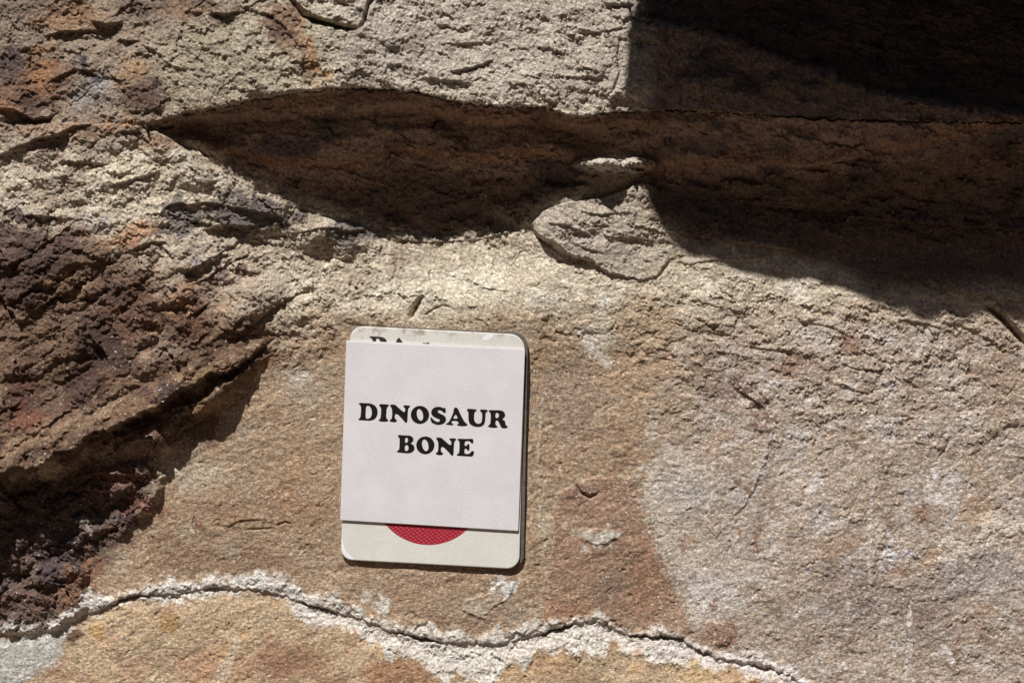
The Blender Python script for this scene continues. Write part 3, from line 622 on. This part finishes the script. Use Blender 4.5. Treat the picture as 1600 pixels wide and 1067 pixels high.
# added wall behind the camera, out of view, blocks low sky to deepen shade
ou = np.linspace(-1, 1, 70); ov = np.linspace(0, 1, 40)
OU, OV = np.meshgrid(ou * 9, ov)
oz = -1.0 + OV * (5.2 + .5 * np.sin(OU * .7)); oy = -3.9 - OV * .5 + .12 * OU ** 2 * .25 + fbm(OU * 100, OV * 460, 150, 5, .55, 311) * .5
ovs = np.stack([OU, oy, oz], -1).reshape(-1, 3).tolist(); back = np.stack([OU, oy * 0 - 7.5, oz], -1).reshape(-1, 3).tolist()
me = bpy.data.meshes.new('sky_blocker_wall'); n1_ = 70; fs = []
for off in (0, 2800):
    for j in range(39):
        for i in range(69):
            q_ = off + j * 70 + i; fs.append((q_, q_ + 1, q_ + 71, q_ + 70))
for i in range(69): fs.append((39 * 70 + i, 39 * 70 + i + 1, 2800 + 39 * 70 + i + 1, 2800 + 39 * 70 + i))
me.from_pydata(ovs + back, [], fs); me.update(); me.materials.append(simple_mat('blocker_stone', (.13, .10, .08), .9, 4, .3, .03))
gw = bpy.data.objects.new('sky_blocker_wall', me); scene.collection.objects.link(gw); gw['kind'] = 'structure'; gw['label'] = 'brown rock wall added out of view to block the low sky'

# overhanging boulder: its lower outline throws the broad shadow at the right
PB = 420
sh = [(1003, 285), (1012, 300), (1018, 335), (1040, 372), (1078, 398), (1120, 408), (1185, 405), (1230, 410), (1262, 422), (1310, 448), (1360, 468), (1405, 480), (1470, 478), (1540, 474), (1600, 480),
      (1700, 470), (1900, 420), (2200, 380), (2600, 300)]
front = [(x_ - .44 * PB, y_ - TAN * PB) for x_, y_ in sh]
front = [(front[0][0] - 2, -1150)] + [(front[0][0] - 2, -900), (front[0][0], -620)] + front + [(2450, -700), (2400, -1150)]
def resample(pts, st, closed=True):
    out = []; n = len(pts)
    for i in range(n if closed else n - 1):
        a = np.array(pts[i], float); b_ = np.array(pts[(i + 1) % n], float); k = max(1, int(np.linalg.norm(b_ - a) / st))
        for j in range(k): out.append(tuple(a + (b_ - a) * j / k))
    return out
ring0 = resample(front, 14)
cx = sum(p[0] for p in ring0) / len(ring0); cy = sum(p[1] for p in ring0) / len(ring0)
rp = np.array(ring0)
jit = perlin(rp[:, 0] / 22, rp[:, 1] / 22, 401) * 5
bm = bmesh.new(); rings = []
prof = [(460, .80, 0), (452, .93, 0), (436, .985, 0), (PB, 1.0, 0), (PB - 25, .995, 8), (300, .97, 50), (180, .95, 105), (60, .93, 160), (-60, .92, 200), (-260, .90, 240)]
for (d_, k_, shx) in prof:
    r_ = []
    for i, (x_, y_) in enumerate(ring0):
        vx, vy = x_ - cx, y_ - cy; ll = math.hypot(vx, vy); jj = jit[i] * (1 if d_ == PB else 1.6)
        nz = float(perlin(np.array([x_ / 90 + d_ / 70]), np.array([y_ / 90 - d_ / 60]), 405)[0]) * (0 if d_ == PB else 14) - (0 if d_ == PB else 10)
        q = (1 + (jj * .4 + nz) / ll)
        r_.append(bm.verts.new(W(cx + vx * k_ * q + shx, cy + vy * k_ * q, d_ + (0 if d_ == PB else 10 * jit[i] / 5))))
    rings.append(r_)
for a, b_ in zip(rings, rings[1:]):
    for i in range(len(a)): bm.faces.new((a[i], a[(i + 1) % len(a)], b_[(i + 1) % len(a)], b_[i]))
for r_, s_ in ((rings[0], 1), (rings[-1], -1)):
    c_ = bm.verts.new(sum((v_.co for v_ in r_), Vector()) / len(r_))
    for i in range(len(r_)): bm.faces.new((r_[i], r_[(i + 1) % len(r_)], c_))
bmesh.ops.recalc_face_normals(bm, faces=bm.faces)
me = bpy.data.meshes.new('boulder'); bm.to_mesh(me); bm.free()
me.materials.append(simple_mat('boulder_stone', (.16, .12, .095), .9, 18, .3, .02))
bo = bpy.data.objects.new('boulder', me); scene.collection.objects.link(bo)
bo['label'] = 'brown boulder jutting from the rock above, shading its right half'; bo['category'] = 'boulder'

# ================================================================== THE PLAQUE
def plane_d(px, py, off): return 11.8 + 0.036 * (px - 680) + off     # front of the backing = bed + a few units
card = bpy.data.objects.new('plaque', None); scene.collection.objects.link(card); card.location = W(680, 700, 8)
card['label'] = 'small cream plaque with a white label reading DINOSAUR BONE'; card['category'] = 'plaque'
def smooth_closed(pts, it=2):
    for _ in range(it):
        o_ = []
        for i in range(len(pts)):
            a, b_ = pts[i], pts[(i + 1) % len(pts)]
            o_ += [(a[0] * .75 + b_[0] * .25, a[1] * .75 + b_[1] * .25), (a[0] * .25 + b_[0] * .75, a[1] * .25 + b_[1] * .75)]
        pts = o_
    return pts
def rounded(corners, r, n=9):
    out = []; k = len(corners)
    for i in range(k):
        p0 = Vector(corners[i - 1]); p1 = Vector(corners[i]); p2 = Vector(corners[(i + 1) % k]); ri = r[i] if isinstance(r, (list, tuple)) else r
        u_ = (p0 - p1).normalized(); w_ = (p2 - p1).normalized(); c_ = p1 + (u_ + w_) * ri; a = p1 + u_ * ri; b_ = p1 + w_ * ri
        a0 = math.atan2(*(a - c_).yx); a1_ = math.atan2(*(b_ - c_).yx); da = (a1_ - a0 + math.pi) % (2 * math.pi) - math.pi
        for j in range(n + 1): t = a0 + da * j / n; out.append((c_.x + ri * math.cos(t), c_.y + ri * math.sin(t)))
    return out
def plate(name, outline, off0, off1, mat, parent, bev=.6, holes=(), edge_mat=None):
    """a sheet from off0 (back) to off1 (front) with a small rounded front edge"""
    bm = bmesh.new(); loops = [outline] + list(holes); cs = Vector(parent.matrix_world.translation) if False else Vector(ORG[parent.name])
    def ins(pts, e):
        if e == 0: return pts
        o_ = []; n = len(pts); ar = sum(pts[i][0] * pts[(i + 1) % n][1] - pts[(i + 1) % n][0] * pts[i][1] for i in range(n))
        for i in range(n):
            t = Vector(pts[(i + 1) % n]) - Vector(pts[i - 1]); t = t.normalized() if t.length > 1e-9 else Vector((1, 0)); nn = Vector((-t.y, t.x)) * (1 if ar > 0 else -1)
            o_.append((pts[i][0] + nn.x * e, pts[i][1] + nn.y * e))
        return o_
    tops = []
    for li, lp in enumerate(loops):
        sg = 1 if li == 0 else -1
        lv = []
        for (e, z) in ((0, off0), (0, off1 - bev), (bev * .3, off1 - bev * .3), (bev, off1)):
            if bev == 0 and e == 0 and z == off1 and lv and len(lv) > 1: continue
            lv.append([bm.verts.new(Vector(Wp(p[0], p[1], plane_d(p[0], p[1], z))) - cs) for p in ins(lp, e * sg)])
        for a, b_ in zip(lv, lv[1:]):
            for i in range(len(a)):
                try: f = bm.faces.new((a[i], a[(i + 1) % len(a)], b_[(i + 1) % len(a)], b_[i])); f.material_index = 1 if edge_mat and a is not lv[-2] else 0
                except ValueError: pass
        tops.append(lv[-1])
    flat = [[v_.co.copy() for v_ in t] for t in tops]; allv = [v_ for t in tops for v_ in t]
    for tri in tessellate_polygon([[Vector((c_.x, c_.z, 0)) for c_ in t] for t in flat]):
        try: bm.faces.new([allv[i] for i in tri])
        except ValueError: pass
    bmesh.ops.recalc_face_normals(bm, faces=bm.faces)
    me = bpy.data.meshes.new(name); bm.to_mesh(me); bm.free(); me.materials.append(mat)
    if edge_mat: me.materials.append(edge_mat)
    o = bpy.data.objects.new(name, me); scene.collection.objects.link(o); o.parent = parent; return o
ORG = {'plaque': tuple(card.location)}

def paper_mat(name, col, weave=900, stain=None, bump=.00012):
    m, nt, b = newmat(name); lk = nt.links.new
    tc = N(nt, 'ShaderNodeTexCoord'); n = N(nt, 'ShaderNodeTexNoise', Scale=float(weave), Detail=4.0, Roughness=.7); lk(tc.outputs['Object'], n.inputs['Vector'])
    n2 = N(nt, 'ShaderNodeTexNoise', Scale=40.0, Detail=5.0); lk(tc.outputs['Object'], n2.inputs['Vector'])
    r = N(nt, 'ShaderNodeMapRange'); r.inputs[1].default_value = .25; r.inputs[2].default_value = .75; r.inputs[3].default_value = .84; r.inputs[4].default_value = 1.12; lk(n.outputs['Fac'], r.inputs[0])
    r2 = N(nt, 'ShaderNodeMapRange'); r2.inputs[1].default_value = .3; r2.inputs[2].default_value = .7; r2.inputs[3].default_value = .93; r2.inputs[4].default_value = 1.03; lk(n2.outputs['Fac'], r2.inputs[0])
    mu = N(nt, 'ShaderNodeMath', operation='MULTIPLY'); lk(r.outputs[0], mu.inputs[0]); lk(r2.outputs[0], mu.inputs[1])
    v_ = N(nt, 'ShaderNodeVectorMath', operation='SCALE'); v_.inputs[0].default_value = col; lk(mu.outputs[0], v_.inputs['Scale'])
    last = v_.outputs[0]
    if stain:
        # scuffs along the top edge of the board (object space)
        sx_ = N(nt, 'ShaderNodeSeparateXYZ'); lk(tc.outputs['Object'], sx_.inputs[0])
        rz = N(nt, 'ShaderNodeMapRange'); rz.inputs[1].default_value = .083; rz.inputs[2].default_value = .090; lk(sx_.outputs['Z'], rz.inputs[0])
        n3 = N(nt, 'ShaderNodeTexNoise', Scale=130.0, Detail=6.0, Roughness=.65); lk(tc.outputs['Object'], n3.inputs['Vector'])
        r3 = N(nt, 'ShaderNodeMapRange'); r3.inputs[1].default_value = .50; r3.inputs[2].default_value = .64; lk(n3.outputs['Fac'], r3.inputs[0])
        m3 = N(nt, 'ShaderNodeMath', operation='MULTIPLY'); lk(rz.outputs[0], m3.inputs[0]); lk(r3.outputs[0], m3.inputs[1])
        mx = N(nt, 'ShaderNodeMix', data_type='RGBA'); lk(m3.outputs[0], mx.inputs[0]); lk(last, mx.inputs[6]); mx.inputs[7].default_value = stain + (1,); last = mx.outputs[2]
    lk(last, b.inputs['Base Color']); b.inputs['Roughness'].default_value = .55; b.inputs['Specular IOR Level'].default_value = .3
    bp = N(nt, 'ShaderNodeBump'); bp.inputs['Distance'].default_value = bump; lk(n.outputs['Fac'], bp.inputs['Height']); lk(bp.outputs[0], b.inputs['Normal'])
    return m
M_board = paper_mat('cream_board', (.735, .715, .655), 900, (.42, .36, .28)); M_label = paper_mat('white_label', (.745, .72, .735), 1100)
M_back = simple_mat('grey_backing', (.13, .105, .09), .8, 200, .3, .0003); M_ink = simple_mat('black_ink', (.012, .009, .010), .45, 500, .3)
M_ink2 = simple_mat('brown_black_print', (.03, .02, .02), .6, 500, .4); M_wear = simple_mat('worn_white_corner', (.86, .87, .88), .5, 200, .05)
M_edge = simple_mat('label_edge', (.55, .46, .46), .6, 200, .1)

board_c = [(548, 509), (820.5, 523), (811.5, 889), (532, 874)]
back_c = [(549, 508), (825.5, 519.5), (818.5, 889), (533, 873)]
plate('backing', rounded(back_c, [20, 24, 22, 18]), -6, 1.0, M_back, card, 1.0)
board = plate('board', rounded(board_c, [20, 24, 20, 18]), 1.0, 5.0, M_board, card, 1.4)
lab = plate('paper_label', rounded([(541, 533), (820.5, 546), (810, 829.5), (531.5, 812.5)], [1.6] * 4, 3), 5.3, 8.2, M_label, card, .8, edge_mat=M_edge)
ORG['paper_label'] = ORG['plaque']; ORG['board'] = ORG['plaque']
# folded strip along the label's top
plate('fold', rounded([(541.5, 531.5), (820, 544.5), (820, 549.5), (541, 536.5)], [1.0] * 4, 2), 5.4, 7.4, simple_mat('fold_paper', (.66, .60, .60), .6, 200, .05), lab, .5)

# red disc printed on the board, woven dots
m, nt, b = newmat('red_print'); lk = nt.links.new
tc = N(nt, 'ShaderNodeTexCoord'); mp = N(nt, 'ShaderNodeMapping'); mp.inputs['Rotation'].default_value = (0, math.radians(38), 0); mp.inputs['Scale'].default_value = (330, 0, 480); lk(tc.outputs['Object'], mp.inputs[0])
vo = N(nt, 'ShaderNodeTexVoronoi', Scale=1.0, Randomness=.12); lk(mp.outputs[0], vo.inputs['Vector'])
r = N(nt, 'ShaderNodeMapRange'); r.inputs[1].default_value = .12; r.inputs[2].default_value = .38; r.inputs[3].default_value = .7; r.inputs[4].default_value = 0; lk(vo.outputs['Distance'], r.inputs[0])
mx = N(nt, 'ShaderNodeMix', data_type='RGBA'); lk(r.outputs[0], mx.inputs[0]); mx.inputs[6].default_value = (.36, .012, .03, 1); mx.inputs[7].default_value = (.62, .13, .16, 1); lk(mx.outputs[2], b.inputs['Base Color'])
b.inputs['Roughness'].default_value = .5
bp = N(nt, 'ShaderNodeBump'); bp.inputs['Distance'].default_value = .0002; lk(r.outputs[0], bp.inputs['Height']); lk(bp.outputs[0], b.inputs['Normal']); M_red = m
plate('red_disc', [(670 + 87 * math.cos(i / 72 * 2 * math.pi), 764 + 87 * math.sin(i / 72 * 2 * math.pi)) for i in range(72)], 4.8, 5.15, M_red, board, 0)
# old heading, mostly hidden by the label
def zz(x0, y0, k, pts): return [(x0 + x_ / k, y0 + y_ / k) for x_, y_ in pts]
old = [zz(520, 500, 5, [(286, 134), (288, 126), (345, 129), (385, 132), (412, 145), (424, 168), (428, 190), (372, 190), (372, 168), (362, 150), (345, 142), (338, 150), (340, 190), (308, 190), (312, 150)]),
       zz(520, 500, 5, [(482, 190), (500, 158), (512, 138), (520, 138), (540, 165), (552, 190)]),
       zz(520, 500, 5, [(702, 178), (718, 178), (722, 184), (740, 174), (752, 176), (758, 190), (704, 190)])]
for p in old: plate('old_heading', smooth_closed(p, 1), 4.8, 5.15, M_ink2, board, 0)
# rubbed white corner and scuffs
plate('worn_corner', smooth_closed([(533, 838), (536, 850), (541, 862), (551, 871), (554, 874.5), (545, 872), (537, 867), (533.8, 858)], 2), 4.85, 5.2, M_wear, board, 0)
plate('scuff', smooth_closed([(758, 524), (766, 521.5), (772, 525), (766, 530), (758, 532), (752, 531)], 2), 4.85, 5.18, M_wear, board, 0)

# lettering, traced letter by letter
Z1 = lambda p: zz(550, 615, 9.7, p); Z2 = lambda p: zz(670, 615, 9.7, p)
def el(cx_, cy_, rx, ry, tilt=0, n=26):
    o_ = []
    for i in range(n):
        a = i / n * 2 * math.pi; x_, y_ = rx * math.cos(a), ry * math.sin(a); t = math.radians(tilt)
        o_.append((cx_ + x_ * math.cos(t) - y_ * math.sin(t), cy_ + x_ * math.sin(t) + y_ * math.cos(t)))
    return o_
Npts = [(572, 180), (590, 161), (655, 166), (690, 198), (745, 248), (788, 282), (805, 268), (806, 222), (775, 196), (778, 176), (830, 174), (884, 182), (878, 202), (852, 222), (845, 300), (842, 390), (835, 440), (812, 441), (790, 415),
        (740, 360), (690, 310), (655, 308), (650, 335), (648, 375), (686, 405), (674, 428), (620, 434), (572, 418), (568, 398), (602, 382), (610, 300), (604, 222)]
G = [
 (Z1([(96, 152), (118, 136), (180, 141), (265, 144), (335, 165), (378, 215), (391, 280), (378, 345), (338, 392), (270, 412), (190, 404), (108, 404), (90, 387), (125, 366), (134, 300), (138, 220), (130, 178)]),
  [Z1([(212, 200), (235, 178), (268, 188), (292, 230), (303, 285), (294, 340), (268, 372), (225, 382), (205, 362), (208, 280)])]),
 (Z1([(405, 175), (425, 155), (490, 159), (555, 163), (564, 182), (528, 207), (520, 290), (518, 368), (554, 400), (540, 421), (470, 427), (408, 415), (400, 396), (432, 378), (440, 290), (442, 217)]), []),
 (Z1(Npts), []),
 (Z1(el(1030, 320, 140, 138)), [Z1(el(1030, 320, 46, 90, -12))]),
 (Z2([(150, 195), (195, 203), (216, 222), (238, 203), (256, 235), (260, 278), (240, 296), (220, 285), (200, 262), (160, 247), (135, 262), (138, 282), (170, 300), (218, 322), (254, 350), (265, 395), (243, 442), (195, 467), (140, 474), (90, 464), (68, 448), (45, 445), (28, 400),
      (22, 368), (40, 354), (62, 385), (92, 412), (130, 427), (163, 420), (170, 400), (150, 383), (100, 365), (53, 335), (33, 290), (45, 240), (90, 203)]), []),
 (Z2([(382, 216), (410, 206), (442, 222), (470, 290), (510, 370), (545, 430), (590, 466), (578, 488), (520, 494), (436, 486), (424, 465), (452, 452), (446, 424), (400, 410), (352, 413), (338, 440), (376, 460), (368, 478), (310, 475), (260, 468), (258, 452), (300, 436),
      (335, 370), (365, 300), (376, 250)]), [Z2([(400, 318), (416, 322), (440, 374), (405, 379), (368, 371)])]),
 (Z2([(574, 245), (586, 226), (650, 229), (722, 238), (728, 256), (690, 286), (685, 370), (695, 425), (740, 458), (788, 446), (807, 405), (809, 330), (805, 290), (774, 262), (780, 238), (840, 238), (896, 248), (896, 264), (860, 290), (858, 370), (850, 442), (820, 488),
      (750, 508), (670, 493), (618, 457), (600, 400), (600, 300), (596, 275)]), []),
 (Z2([(902, 262), (922, 245), (1000, 249), (1080, 247), (1138, 268), (1161, 320), (1147, 362), (1110, 388), (1152, 405), (1162, 450), (1172, 485), (1200, 495), (1190, 518), (1140, 528), (1098, 515), (1078, 470), (1058, 425), (1035, 402), (1012, 413), (1009, 470),
      (1046, 495), (1034, 515), (970, 518), (900, 504), (894, 485), (930, 465), (938, 380), (938, 295)]), [Z2([(1012, 298), (1040, 286), (1065, 315), (1057, 357), (1020, 373), (1009, 345)])]),
 (Z1([(688, 640), (708, 622), (780, 630), (862, 630), (914, 648), (934, 690), (920, 730), (885, 752), (930, 772), (951, 820), (938, 867), (890, 900), (820, 903), (740, 893), (685, 889), (678, 870), (715, 850), (720, 770), (722, 690), (714, 663)]),
  [Z1([(808, 672), (835, 664), (853, 700), (840, 736), (808, 748), (803, 710)]), Z1([(803, 788), (838, 772), (861, 815), (848, 857), (815, 872), (798, 842)])]),
 (Z1(el(1112, 781, 139, 136)), [Z1(el(1110, 780, 47, 90, -12))]),
 (Z2([(x_ - 465, y_ + 499) for x_, y_ in Npts]), []),
 (Z2([(428, 695), (450, 678), (540, 684), (660, 680), (672, 690), (676, 720), (672, 754), (645, 754), (628, 725), (590, 716), (546, 722), (543, 792), (575, 787), (588, 758), (613, 760), (620, 810), (612, 864), (588, 864), (573, 835), (543, 830), (538, 902), (570, 914),
      (620, 906), (645, 868), (682, 868), (688, 895), (666, 953), (600, 950), (500, 944), (426, 938), (422, 918), (460, 900), (465, 800), (464, 740), (458, 714)]), [])]
for out, holes in G:
    plate('letter', smooth_closed(out, 1), 8.0, 8.35, M_ink, lab, 0, [smooth_closed(h, 1) for h in holes])
